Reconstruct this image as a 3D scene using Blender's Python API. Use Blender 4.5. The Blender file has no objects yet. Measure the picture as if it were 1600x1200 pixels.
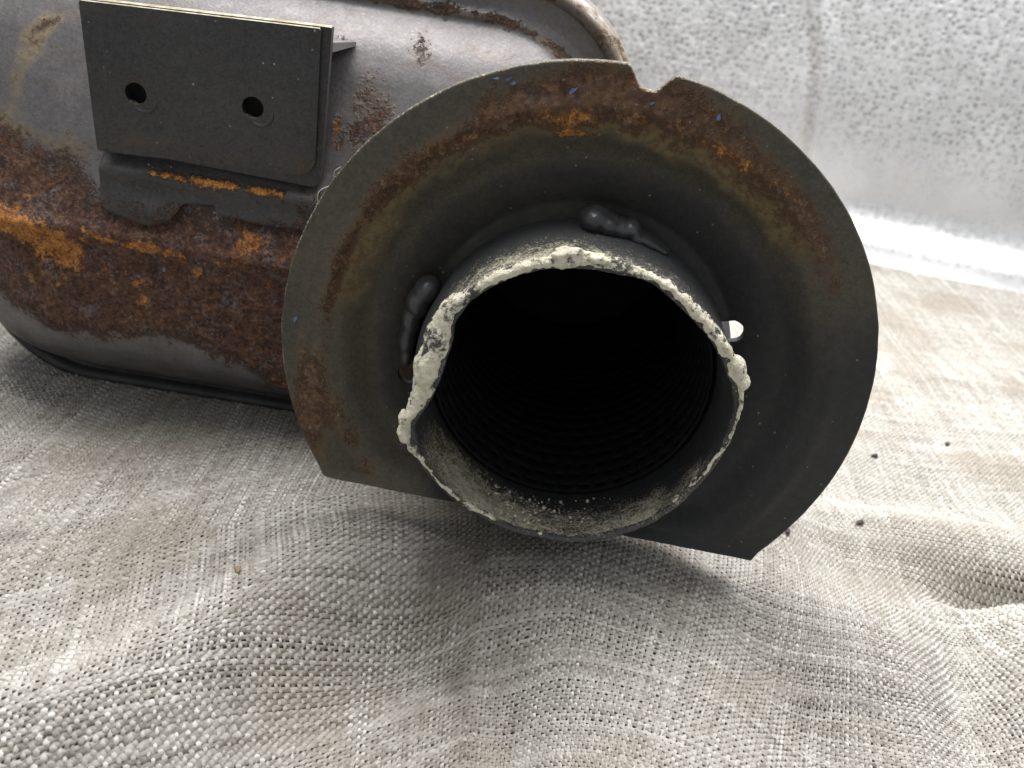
import bpy, bmesh, math, random
import numpy as np
from mathutils import Vector, Matrix
random.seed(7)
rng = np.random.default_rng(11)
# one unit is 10 cm; x runs along the muffler, y away from the viewer along the pipe, z up
scene = bpy.context.scene
scene.unit_settings.system = 'METRIC'
scene.unit_settings.scale_length = 0.1
COL = scene.collection
R_ = math.radians

# ------------------------------------------------------------------ camera
cam = bpy.data.cameras.new('camera')
cam.sensor_width = 36.0
cam.lens = 33.75
cam.clip_start = 0.05
cam.clip_end = 60
camo = bpy.data.objects.new('camera', cam)
COL.objects.link(camo)
cx = Vector((0.98674462, 0.06625172, 0.14814102))
cu = -Vector((0.16220059, -0.43133649, -0.88749073))
cb = -Vector((0.00510084, 0.89975527, -0.43636503))
rot = Matrix((cx, cu, cb)).transposed().to_4x4()
camo.matrix_world = Matrix.Translation((-0.11760919, -1.62243861, 0.73861523)) @ rot
cam.dof.use_dof = True
cam.dof.focus_distance = 1.74
cam.dof.aperture_fstop = 3.0
scene.camera = camo

# ------------------------------------------------------------------ world, light tent lamp, added fill lamp
w = bpy.data.worlds.new('World')
scene.world = w
w.use_nodes = True
bg = w.node_tree.nodes['Background']
bg.inputs[0].default_value = (0.93, 0.97, 1.0, 1)
bg.inputs[1].default_value = 0.46

def area_lamp(name, loc, target, sx, sy, power, color):
    L = bpy.data.lights.new(name, 'AREA')
    L.shape = 'RECTANGLE'
    L.size = sx
    L.size_y = sy
    L.energy = power
    L.color = color
    o = bpy.data.objects.new(name, L)
    COL.objects.link(o)
    o.location = loc
    o.rotation_euler = (Vector(target) - Vector(loc)).to_track_quat('-Z', 'Y').to_euler()
    return o

area_lamp('overhead_lamp', (-0.50, 1.15, 3.1), (0.1, 0.3, -0.2), 3.8, 2.9, 350, (1.0, 0.985, 0.965))
area_lamp('overhead_lamp', (2.2, 1.1, 2.7), (1.2, 0.5, -0.4), 1.4, 1.6, 135, (1.0, 0.985, 0.975))  # added fill lamp, brightens the cloth at right and the backdrop

scene.view_settings.view_transform = 'Standard'
scene.view_settings.look = 'None'
scene.view_settings.exposure = 0.0
scene.view_settings.gamma = 1.0

# ------------------------------------------------------------------ maths helpers
def sstep(a, b, x):
    t = np.clip((np.asarray(x, float) - a) / (b - a), 0, 1)
    return t * t * (3 - 2 * t)

class Noise2:
    def __init__(self, seed):
        self.t = np.random.default_rng(seed).random((256, 256))
    def one(self, x, y):
        xi = np.floor(x).astype(int); yi = np.floor(y).astype(int)
        fx = x - xi; fy = y - yi
        fx = fx * fx * (3 - 2 * fx); fy = fy * fy * (3 - 2 * fy)
        a = self.t[xi & 255, yi & 255]; b = self.t[(xi + 1) & 255, yi & 255]
        c = self.t[xi & 255, (yi + 1) & 255]; d = self.t[(xi + 1) & 255, (yi + 1) & 255]
        return (a * (1 - fx) + b * fx) * (1 - fy) + (c * (1 - fx) + d * fx) * fy
    def __call__(self, x, y, s, o=3):
        v = 0.0; amp = 1.0; tot = 0.0
        for k in range(o):
            v = v + amp * (self.one(np.asarray(x) * s + 17.3 * k + 100, np.asarray(y) * s + 9.1 * k + 100) - 0.5)
            tot += amp; amp *= 0.5; s *= 2.03
        return v / tot * 2
N1, N2, N3 = Noise2(1), Noise2(2), Noise2(3)

def gau(x, y, cx, cy, sx, sy, ang=0.0):
    c, s = math.cos(ang), math.sin(ang)
    u = (x - cx) * c + (y - cy) * s
    v = -(x - cx) * s + (y - cy) * c
    return np.exp(-(u / sx) ** 2 - (v / sy) ** 2)

# ------------------------------------------------------------------ mesh helpers
def mesh_np(name, V, F, mat=None, attrs=None, smooth=True, sharp=None):
    """V (n,3), F (m,4) or (m,3) int arrays"""
    V = np.asarray(V, np.float32); F = np.asarray(F, np.int32)
    me = bpy.data.meshes.new(name)
    k = F.shape[1]
    me.vertices.add(len(V)); me.vertices.foreach_set('co', V.ravel())
    me.loops.add(F.size); me.loops.foreach_set('vertex_index', F.ravel())
    me.polygons.add(len(F))
    me.polygons.foreach_set('loop_start', np.arange(0, F.size, k, dtype=np.int32))
    try:
        me.polygons.foreach_set('loop_total', np.full(len(F), k, np.int32))
    except Exception:
        pass
    me.polygons.foreach_set('use_smooth', np.full(len(F), smooth, bool))
    me.update(calc_edges=True)
    me.validate()
    if sharp is not None:
        me.set_sharp_from_angle(angle=R_(sharp))
    if mat: me.materials.append(mat)
    for an, av in (attrs or {}).items():
        a = me.attributes.new(an, 'FLOAT', 'POINT')
        a.data.foreach_set('value', np.asarray(av, np.float32).ravel())
    return me

def obj(name, me, parent=None):
    o = bpy.data.objects.new(name, me)
    COL.objects.link(o)
    if parent is not None:
        o.parent = parent
    return o

def tag(o, label=None, cat=None, group=None, kind=None):
    if label: o['label'] = label
    if cat: o['category'] = cat
    if group: o['group'] = group
    if kind: o['kind'] = kind
    return o

def grid_faces(nu, nv, wrap_u=False, flip=False, off=0):
    """vertex index = u*nv + v"""
    uu = np.arange(nu if wrap_u else nu - 1); vv = np.arange(nv - 1)
    U, Vv = np.meshgrid(uu, vv, indexing='ij')
    a = U * nv + Vv; b = ((U + 1) % nu) * nv + Vv
    F = np.stack([a, b, b + 1, a + 1], -1).reshape(-1, 4) + off
    return F[:, ::-1] if flip else F

def bm_mesh(name, bm, mat, smooth=True, sharp=35):
    me = bpy.data.meshes.new(name)
    bm.normal_update()
    bm.to_mesh(me); bm.free()
    for p in me.polygons: p.use_smooth = smooth
    if sharp is not None: me.set_sharp_from_angle(angle=R_(sharp))
    if mat: me.materials.append(mat)
    return me

# ------------------------------------------------------------------ material helpers
class NT:
    def __init__(self, name):
        self.m = bpy.data.materials.new(name)
        self.m.use_nodes = True
        self.t = self.m.node_tree
        self.b = self.t.nodes['Principled BSDF']
        self.tc = None
    def n(self, kind): return self.t.nodes.new(kind)
    def link(self, a, b): self.t.links.new(a, b)
    def put(self, sock, v):
        if hasattr(v, 'is_linked') or hasattr(v, 'links'): self.link(v, sock)
        elif isinstance(v, (tuple, list)) and len(v) == 3 and sock.type == 'RGBA': sock.default_value = (*v, 1)
        else: sock.default_value = v
    def coord(self):
        if self.tc is None: self.tc = self.n('ShaderNodeTexCoord')
        return self.tc.outputs['Object']
    def mapped(self, scale):
        mp = self.n('ShaderNodeMapping'); self.link(self.coord(), mp.inputs[0])
        mp.inputs['Scale'].default_value = scale
        return mp.outputs[0]
    def noise(self, scale, detail=4, rough=0.55, dist=0.0, vec=None, col=False):
        x = self.n('ShaderNodeTexNoise'); self.link(vec or self.coord(), x.inputs['Vector'])
        x.inputs['Scale'].default_value = scale; x.inputs['Detail'].default_value = detail
        x.inputs['Roughness'].default_value = rough; x.inputs['Distortion'].default_value = dist
        return x.outputs[1 if col else 0]
    def voro(self, scale, feat='F1', out='Distance', rand=1.0):
        x = self.n('ShaderNodeTexVoronoi'); self.link(self.coord(), x.inputs['Vector'])
        x.feature = feat
        x.inputs['Scale'].default_value = scale; x.inputs['Randomness'].default_value = rand
        return x.outputs[out]
    def attr(self, name):
        x = self.n('ShaderNodeAttribute'); x.attribute_name = name
        return x.outputs['Fac']
    def math(self, op, a, b=None, clamp=False):
        x = self.n('ShaderNodeMath'); x.operation = op; x.use_clamp = clamp
        self.put(x.inputs[0], a)
        if b is not None: self.put(x.inputs[1], b)
        return x.outputs[0]
    def rng(self, v, a, b, c=0.0, d=1.0, smooth=True):
        x = self.n('ShaderNodeMapRange'); x.interpolation_type = 'SMOOTHSTEP' if smooth else 'LINEAR'
        self.put(x.inputs['Value'], v)
        x.inputs['From Min'].default_value = a; x.inputs['From Max'].default_value = b
        self.put(x.inputs['To Min'], c); self.put(x.inputs['To Max'], d)
        return x.outputs['Result']
    def mix(self, f, a, b, mode='MIX'):
        x = self.n('ShaderNodeMix'); x.data_type = 'RGBA'; x.blend_type = mode
        self.put(x.inputs[0], f); self.put(x.inputs[6], a); self.put(x.inputs[7], b)
        return x.outputs[2]
    def ramp(self, v, stops):
        x = self.n('ShaderNodeValToRGB'); self.put(x.inputs[0], v)
        e = x.color_ramp.elements
        while len(e) > 1: e.remove(e[-1])
        e[0].position = stops[0][0]; e[0].color = (*stops[0][1], 1)
        for p, c in stops[1:]:
            q = e.new(p); q.color = (*c, 1)
        return x.outputs[0]
    def bump(self, h, strength=0.3, dist=0.01, prev=None):
        x = self.n('ShaderNodeBump'); self.put(x.inputs['Strength'], strength)
        x.inputs['Distance'].default_value = dist
        self.link(h, x.inputs['Height'])
        if prev is not None: self.link(prev, x.inputs['Normal'])
        return x.outputs[0]
    def out(self, color, rough=0.5, metal=0.0, normal=None, **kw):
        self.put(self.b.inputs['Base Color'], color)
        self.put(self.b.inputs['Roughness'], rough)
        self.put(self.b.inputs['Metallic'], metal)
        if normal is not None: self.link(normal, self.b.inputs['Normal'])
        for k, v in kw.items(): self.put(self.b.inputs[k], v)
        return self.m

def steel(name, c1, c2, rough=0.45, metal=0.4, specks=0.0, stain_shade=(0.11, 0.085, 0.06), film=0.6, crust=1.0, filmc=((0.085, 0.05, 0.03), (0.14, 0.085, 0.045)), tanc=((0.24, 0.19, 0.13), (0.15, 0.115, 0.075)), grain=0.13):
    """old exhaust steel; attributes rust, orange, tan, soot, dust drive where each coating lies"""
    n = NT(name)
    big = n.noise(3.5, 5, 0.6); mid = n.noise(14, 6, 0.65); fine = n.noise(70, 5, 0.7); grit = n.noise(220, 3, 0.6)
    col = n.mix(n.rng(big, 0.35, 0.65), c1, c2)
    col = n.mix(n.math('MULTIPLY', n.rng(mid, 0.5, 0.72), 0.35), col, tuple(min(1, v * 1.5) for v in c1))
    streak = n.noise(9, 5, 0.65, 0.4, n.mapped((0.6, 1.0, 3.0)))
    col = n.mix(n.math('MULTIPLY', n.rng(streak, 0.52, 0.75), 0.45), col, stain_shade)
    gr = n.math('ADD', n.math('MULTIPLY', n.noise(170, 3, 0.7), 0.6), n.math('MULTIPLY', fine, 0.4))
    col = n.mix(grain, col, n.mix(n.rng(gr, 0.36, 0.64), (0.0, 0.0, 0.0), tuple(min(1, v * 2.2) for v in c1)))
    scr = n.noise(60, 2, 0.5, 0.0, n.mapped((1.0, 1.0, 9.0)))
    col = n.mix(n.math('MULTIPLY', n.rng(scr, 0.66, 0.74), 0.35), col, tuple(min(1, v * 2.4) for v in c1))
    # tan oxide stain
    tv = n.math('ADD', n.attr('tan'), n.math('MULTIPLY', n.math('SUBTRACT', mid, 0.5), 1.5))
    tm = n.math('MULTIPLY', n.rng(tv, 0.35, 0.75), n.rng(n.attr('tan'), 0.02, 0.2))
    tancol = n.mix(n.rng(fine, 0.4, 0.62), tanc[0], tanc[1])
    col = n.mix(tm, col, tancol)
    # soot and plain darkening
    sm = n.rng(n.math('ADD', n.attr('soot_dark'), n.math('MULTIPLY', n.math('SUBTRACT', mid, 0.5), 0.5)), 0.2, 0.95)
    sm = n.math('MULTIPLY', sm, n.rng(n.attr('soot_dark'), 0.0, 0.12))
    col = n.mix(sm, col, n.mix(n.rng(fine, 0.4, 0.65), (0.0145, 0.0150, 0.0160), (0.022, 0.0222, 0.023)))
    # brown rust: a thin stain film, then scaly crust
    clump = n.noise(30, 6, 0.72, 0.6); scale2 = n.noise(110, 4, 0.7)
    jit = n.math('ADD', n.math('MULTIPLY', n.math('SUBTRACT', mid, 0.5), 1.5), n.math('ADD', n.math('MULTIPLY', n.math('SUBTRACT', clump, 0.5), 1.1), n.math('MULTIPLY', n.math('SUBTRACT', scale2, 0.5), 1.1)))
    rv = n.math('ADD', n.attr('rust'), jit)
    gate = n.rng(n.attr('rust'), 0.02, 0.15)
    film_m = n.math('MULTIPLY', n.math('MULTIPLY', n.rng(n.math('ADD', n.attr('rust'), n.math('MULTIPLY', jit, 0.45)), 0.12, 0.62), gate), film)
    col = n.mix(film_m, col, n.mix(n.rng(clump, 0.35, 0.65), filmc[0], filmc[1]))
    rm = n.math('MULTIPLY', n.math('MULTIPLY', n.rng(rv, 0.36, 0.74), gate), crust)
    rcol = n.ramp(n.math('ADD', n.math('MULTIPLY', scale2, 0.55), n.math('MULTIPLY', clump, 0.45)),
                  [(0.34, (0.014, 0.009, 0.010)), (0.43, (0.055, 0.026, 0.019)), (0.50, (0.110, 0.050, 0.030)), (0.56, (0.150, 0.078, 0.050)), (0.66, (0.27, 0.15, 0.085))])
    rcol = n.mix(n.math('MULTIPLY', n.rng(n.noise(17, 5, 0.7, 0.8), 0.50, 0.66), 0.75), rcol, n.mix(n.rng(scale2, 0.40, 0.62), (0.040, 0.030, 0.033), (0.20, 0.165, 0.17)))
    rcol = n.mix(n.math('MULTIPLY', n.rng(n.noise(48, 4, 0.7), 0.60, 0.70), 0.8), rcol, (0.30, 0.115, 0.03))
    rcol = n.mix(n.math('MULTIPLY', n.rng(n.noise(60, 4, 0.75, 0.4), 0.63, 0.70), 0.8), rcol, (0.36, 0.32, 0.33))
    col = n.mix(rm, col, rcol)
    # bright orange bloom
    ov = n.math('ADD', n.attr('orange'), n.math('ADD', n.math('MULTIPLY', n.math('SUBTRACT', n.noise(22, 6, 0.7, 0.5), 0.5), 2.2), n.math('MULTIPLY', n.math('SUBTRACT', fine, 0.5), 0.9)))
    om = n.math('MULTIPLY', n.math('MULTIPLY', n.rng(ov, 0.48, 0.80), n.rng(n.attr('orange'), 0.03, 0.2)), 0.6 + 0.4 * crust)
    ocol = n.ramp(n.math('ADD', n.math('MULTIPLY', grit, 0.5), n.math('MULTIPLY', fine, 0.5)), [(0.36, (0.08, 0.03, 0.012)), (0.47, (0.36, 0.135, 0.03)), (0.55, (0.54, 0.235, 0.052)), (0.66, (0.68, 0.38, 0.14))])
    col = n.mix(om, col, ocol)
    # pale dust, and the painted highlight on the flange edge
    dv = n.math('ADD', n.attr('dust_glint'), n.math('ADD', n.math('MULTIPLY', n.math('SUBTRACT', grit, 0.5), 1.6), n.math('MULTIPLY', n.math('SUBTRACT', n.noise(26, 6, 0.75, 0.8), 0.5), 1.6)))
    dm = n.math('MULTIPLY', n.rng(dv, 0.42, 0.9), n.rng(n.attr('dust_glint'), 0.02, 0.25))
    col = n.mix(dm, col, n.mix(n.rng(fine, 0.4, 0.62), (0.58, 0.54, 0.42), (0.36, 0.33, 0.24)))
    # loose specks of dust everywhere
    vd = n.voro(42); 
    sp = n.math('MULTIPLY', n.rng(vd, 0.05, 0.11, 1.0, 0.0), n.rng(n.noise(12, 2), 0.45, 0.6))
    col = n.mix(n.math('MULTIPLY', sp, specks), col, (0.45, 0.44, 0.42))
    cover = n.math('MAXIMUM', n.math('MAXIMUM', rm, om), n.math('MAXIMUM', dm, tm))
    rgh = n.math('ADD', n.rng(cover, 0, 1, rough, 0.9), n.math('MULTIPLY', n.math('SUBTRACT', mid, 0.5), 0.25))
    rgh = n.math('ADD', rgh, n.math('MULTIPLY', sm, 0.12))
    met = n.math('MULTIPLY', n.math('SUBTRACT', 1.0, n.math('MAXIMUM', cover, sm)), metal)
    h1 = n.math('MULTIPLY', n.math('ADD', fine, n.math('MULTIPLY', n.noise(34, 5, 0.7, 0.5), 1.3)), n.math('ADD', n.math('MULTIPLY', n.math('MAXIMUM', rm, om), 1.0), 0.06))
    h2 = n.math('ADD', h1, n.math('MULTIPLY', n.math('MULTIPLY', grit, dm), 0.6))
    nb = n.bump(h2, 0.85, 0.012)
    nb = n.bump(n.noise(160, 3, 0.6), 0.06, 0.004, nb)
    return n.out(col, rgh, met, nb)

M_body = steel('muffler_steel', (0.205, 0.194, 0.196), (0.138, 0.129, 0.128), 0.42, 0.42, 0.0, (0.15, 0.11, 0.08))
M_bracket = steel('bracket_steel', (0.064, 0.062, 0.062), (0.044, 0.043, 0.044), 0.45, 0.45, 0.8, (0.080, 0.058, 0.038), 0.8, 0.8, ((0.06, 0.038, 0.026), (0.095, 0.06, 0.038)), ((0.11, 0.085, 0.055), (0.08, 0.06, 0.04)), 0.2)
M_flange = steel('flange_steel', (0.082, 0.070, 0.048), (0.054, 0.050, 0.041), 0.46, 0.30, 0.35, (0.055, 0.046, 0.030), 1.0, 0.5, ((0.080, 0.042, 0.020), (0.150, 0.078, 0.030)), ((0.155, 0.115, 0.055), (0.095, 0.066, 0.032)), 0.2)
M_pipe = steel('pipe_steel', (0.066, 0.067, 0.070), (0.046, 0.047, 0.050), 0.55, 0.25, 0.5, (0.05, 0.048, 0.045))

def m_edge():
    n = NT('pale_edge_steel')
    f = n.noise(40, 5, 0.7)
    return n.out(n.mix(n.rng(f, 0.4, 0.6), (0.34, 0.32, 0.25), (0.20, 0.17, 0.11)), 0.55, 0.3, n.bump(f, 0.3, 0.004))
M_edge = m_edge()

def m_dark():
    n = NT('cavity_black')
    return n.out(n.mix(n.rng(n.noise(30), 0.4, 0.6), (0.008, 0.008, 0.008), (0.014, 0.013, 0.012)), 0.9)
M_dark = m_dark()  # near-black for the pipe end and the wall behind the bracket holes

def m_weld():
    n = NT('weld_metal')
    f = n.noise(24, 4, 0.6)
    return n.out(n.mix(n.rng(f, 0.4, 0.65), (0.050, 0.050, 0.053), (0.080, 0.080, 0.085)), 0.33, 0.4, n.bump(n.noise(60, 4, 0.6), 0.35, 0.006))
M_weld = m_weld()

def m_sealant():
    n = NT('cream_sealant')
    a = n.noise(20, 6, 0.7, 0.4); f = n.noise(85, 5, 0.75); g = n.noise(260, 3, 0.6)
    col = n.mix(n.rng(f, 0.38, 0.62), (0.86, 0.82, 0.66), (0.68, 0.63, 0.47))
    bare = n.rng(n.math('ADD', n.math('ADD', a, n.math('MULTIPLY', n.math('SUBTRACT', f, 0.5), 0.7)), n.attr('bare')), 0.52, 0.66)
    col = n.mix(bare, col, n.mix(n.rng(g, 0.4, 0.6), (0.045, 0.045, 0.044), (0.13, 0.125, 0.11)))
    nb = n.bump(n.math('ADD', f, n.math('MULTIPLY', g, 0.4)), 0.7, 0.012)
    return n.out(col, 0.9, 0.0, nb)
M_seal = m_sealant()

def m_cloth():
    n = NT('burlap_yarn')
    tone = n.attr('tone')
    blot = n.noise(2.6, 4, 0.6); blot2 = n.noise(7.5, 4, 0.6, 0.5); fib = n.noise(120, 3, 0.6)
    col = n.ramp(tone, [(0.0, (0.115, 0.100, 0.083)), (0.25, (0.235, 0.215, 0.188)), (0.5, (0.350, 0.330, 0.300)), (0.75, (0.470, 0.452, 0.420)), (1.0, (0.68, 0.665, 0.635))])
    col = n.mix(n.math('MULTIPLY', n.rng(blot, 0.46, 0.64), 0.40), col, (0.22, 0.185, 0.135))
    col = n.mix(n.math('MULTIPLY', n.rng(blot2, 0.60, 0.76), 0.45), col, (0.115, 0.105, 0.10))
    col = n.mix(n.math('MULTIPLY', n.attr('stain_shade'), 0.75), col, (0.10, 0.082, 0.062))
    col = n.mix(n.math('MULTIPLY', n.rng(fib, 0.52, 0.7), 0.35), col, (0.16, 0.14, 0.11))
    nb = n.bump(n.noise(180, 3, 0.6, 0.0), 0.5, 0.003)
    return n.out(col, 0.82, 0.0, nb)
M_cloth = m_cloth()
def m_backing():
    n = NT('burlap_underside')
    return n.out(n.mix(n.rng(n.noise(60, 3), 0.4, 0.6), (0.16, 0.145, 0.12), (0.21, 0.19, 0.16)), 0.95)
M_back = m_backing()

def m_silver():
    n = NT('silver_foil')
    pit = n.attr('pit'); st = n.attr('seam')
    big = n.noise(2.2, 3)
    col = n.mix(n.rng(big, 0.35, 0.65), (0.66, 0.66, 0.665), (0.56, 0.56, 0.565))
    col = n.mix(n.math('MULTIPLY', st, 0.5), col, (0.48, 0.43, 0.34))
    col = n.mix(n.math('MULTIPLY', pit, 0.95), col, (0.035, 0.035, 0.035))  # shade inside the dimples put into the colour
    nb = n.bump(n.noise(150, 2, 0.5), 0.05, 0.004)
    return n.out(col, n.rng(n.noise(40, 3), 0.3, 0.7, 0.26, 0.42), 0.72, nb)
M_silver = m_silver()

# ------------------------------------------------------------------ silver backdrop (floor sweep and wall in one sheet)
def build_backdrop():
    # profile along t: floor at z=-0.52, curve, wall
    X0, X1 = -3.6, 4.6
    def prof(t):  # t = arc length from front
        yb, r = 3.05, 0.30
        L1 = yb - (-1.4)
        y = np.where(t < L1, -1.4 + t, 0); z = np.where(t < L1, -0.57, 0.0)
        a = np.clip((t - L1) / r, 0, math.pi / 2 - 0.06)
        y = np.where(t >= L1, yb + r * np.sin(a), y); z = np.where(t >= L1, -0.57 + r * (1 - np.cos(a)), z)
        La = L1 + r * (math.pi / 2 - 0.06)
        ext = np.clip(t - La, 0, None)
        y = y + ext * math.sin(0.06); z = z + ext * math.cos(0.06)
        return y, z, sstep(L1, La, t)
    def patch(x0, x1, t0, t1, dx, dt):
        xs = np.arange(x0, x1 + dx * 0.5, dx); ts = np.arange(t0, t1 + dt * 0.5, dt)
        return np.meshgrid(xs, ts, indexing='ij')
    # non-uniform spacing: fine where it is near the frame
    xs = np.unique(np.r_[np.arange(X0, -0.05, 0.06), np.arange(-0.05, 2.6, 0.0062), np.arange(2.6, X1, 0.06)])
    ts = np.unique(np.r_[np.arange(0, 4.3, 0.12), np.arange(4.3, 4.44, 0.02), np.arange(4.44, 6.05, 0.0062), np.arange(6.05, 7.2, 0.06)])
    Xg, T = np.meshgrid(xs, ts, indexing='ij')
    y, z, up = prof(T)
    # pits on jittered grid
    s = 0.027
    pit = np.zeros_like(Xg); glint = np.zeros_like(Xg)
    J = np.random.default_rng(5).random((512, 512, 4))
    gi = np.floor(Xg / s).astype(int); gj = np.floor(T / s).astype(int)
    for di in (-1, 0, 1):
        for dj in (-1, 0, 1):
            q = J[(gi + di) & 511, (gj + dj) & 511]
            px = (gi + di + 0.15 + 0.7 * q[..., 0]) * s; pt = (gj + dj + 0.15 + 0.7 * q[..., 1]) * s
            d = np.hypot(Xg - px, T - pt); rr = 0.0052 + 0.0030 * q[..., 2]
            pit = np.maximum(pit, (q[..., 3] < 0.8) * (0.35 + 0.65 * q[..., 2]) * np.exp(-(d / rr) ** 2))
            glint = np.maximum(glint, (q[..., 3] > 0.45) * np.exp(-((np.hypot(Xg - px + 0.003, T - pt - 0.010)) / 0.006) ** 2))
    fade = sstep(4.92, 5.40, T + 0.20 * N1(Xg, T, 2.0) + 0.10 * np.clip(Xg - 1.3, -0.6, 1.0))  # dimples fade out low down, standing in for bright haze
    pit = pit * fade; 
    # embossing: pits inward, bumps outward; normal of the wall points to -y
    disp = (-0.0030 * pit + 0.0017 * glint * (0.12 + 0.88 * fade)) * (T > 4.1)
    disp = disp + (0.012 * N2(Xg, T, 1.7) + 0.002 * N1(Xg, T, 6)) * up
    seamx = 1.10 + 0.08 * N3(T, T * 0, 1.3) - 0.22 * (T - 5.0)
    seam = np.exp(-((Xg - seamx) / 0.025) ** 2) * sstep(4.9, 5.1, T)
    disp = disp - 0.004 * seam + 0.010 * np.exp(-((Xg - seamx - 0.07) / 0.05) ** 2) * up
    yaw = -0.16
    yy = y - disp * up; zz = z + disp * (1 - up)
    # sheet turned a little about z, round (1.4, 3)
    c, sn = math.cos(yaw), math.sin(yaw)
    xr = 1.4 + (Xg - 1.4) * c - (yy - 3.0) * sn
    yr = 3.0 + (Xg - 1.4) * sn + (yy - 3.0) * c
    V = np.stack([xr, yr, zz], -1).reshape(-1, 3)
    F = grid_faces(len(xs), len(ts))
    me = mesh_np('backdrop', V, F, M_silver, {'pit': pit, 'seam': seam * 0.35})
    o = obj('backdrop', me)
    tag(o, 'silver dimpled reflective sheet sweeping up behind the exhaust and the cloth', 'backdrop')
    return o
build_backdrop()

# ------------------------------------------------------------------ burlap cloth
def cloth_h(x, y):
    z = np.full_like(x, -0.452)
    # raised under the flange chord
    z += 0.075 * gau(x, y, 0.12, 0.03, 0.40, 0.14, -0.05)
    z += 0.020 * gau(x, y, -0.45, 0.12, 0.22, 0.16)
    # long fold running from the flange to the lower left
    n_ = (0.79, -0.613); d_ = (0.613, 0.79)
    s = (x + 0.44) * n_[0] + (y + 0.20) * n_[1]
    l = (x + 0.44) * d_[0] + (y + 0.20) * d_[1]
    s = s + 0.025 * np.sin(l * 7 + 0.6)
    wl = sstep(0.36, 0.05, l) 
    z += wl * (0.080 * np.exp(-(s / 0.125) ** 2) - 0.014 * np.exp(-((s + 0.095) / 0.035) ** 2) - 0.10 * sstep(0.02, 0.30, s) * sstep(0.75, 0.35, s))
    # valley below the pipe
    z -= 0.055 * gau(x, y, -0.10, -0.36, 0.12, 0.34, 0.1)
    z += 0.030 * gau(x, y, 0.24, -0.42, 0.22, 0.26)
    z -= 0.036 * gau(x, y, 0.49, -0.30, 0.085, 0.28, 0.25)
    # folds at the right
    z += 0.066 * gau(x, y, 0.92, 0.34, 0.42, 0.11, 0.10)
    z -= 0.100 * gau(x, y, 1.08, 0.185, 0.17, 0.048, 0.16)
    z += 0.100 * gau(x, y, 1.00, -0.12, 0.075, 0.24, -0.30)
    z += 0.050 * gau(x, y, 0.67, -0.12, 0.12, 0.17, 0.25)
    z -= 0.035 * gau(x, y, 0.83, -0.20, 0.06, 0.22, -0.30)
    z += 0.020 * gau(x, y, 1.35, 0.8, 0.35, 0.12, 0.4) - 0.02 * gau(x, y, 1.05, 0.62, 0.30, 0.10, 0.5)
    z += 0.018 * gau(x, y, 1.7, 1.5, 0.6, 0.12, 0.2)
    z -= 0.020 * gau(x, y, -1.0, 0.30, 0.35, 0.10, -0.1)
    z += 0.018 * gau(x, y, -1.35, 0.35, 0.2, 0.09, 0.7)
    z += 0.010 * N1(x, y, 1.9, 1) + 0.0010 * N2(x, y, 6.0, 2)
    # keep it below the muffler that rests on it
    z = np.where(np.abs(x) < 0.55, np.minimum(z, -0.374 + 0.35 * np.clip(np.abs(y - 0.02) - 0.10, 0, 1) + 0.1 * np.clip(np.abs(x) - 0.45, 0, 1)), z)
    lim = -0.447 + 0.6 * np.clip(np.maximum(np.abs(x + 0.68) - 0.70, np.abs(y - 0.95) - 0.50), 0, 1)
    z = np.minimum(z, lim)
    return -0.56 + np.log1p(np.exp((z + 0.545) / 0.012)) * 0.012 + 0.015

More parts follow.
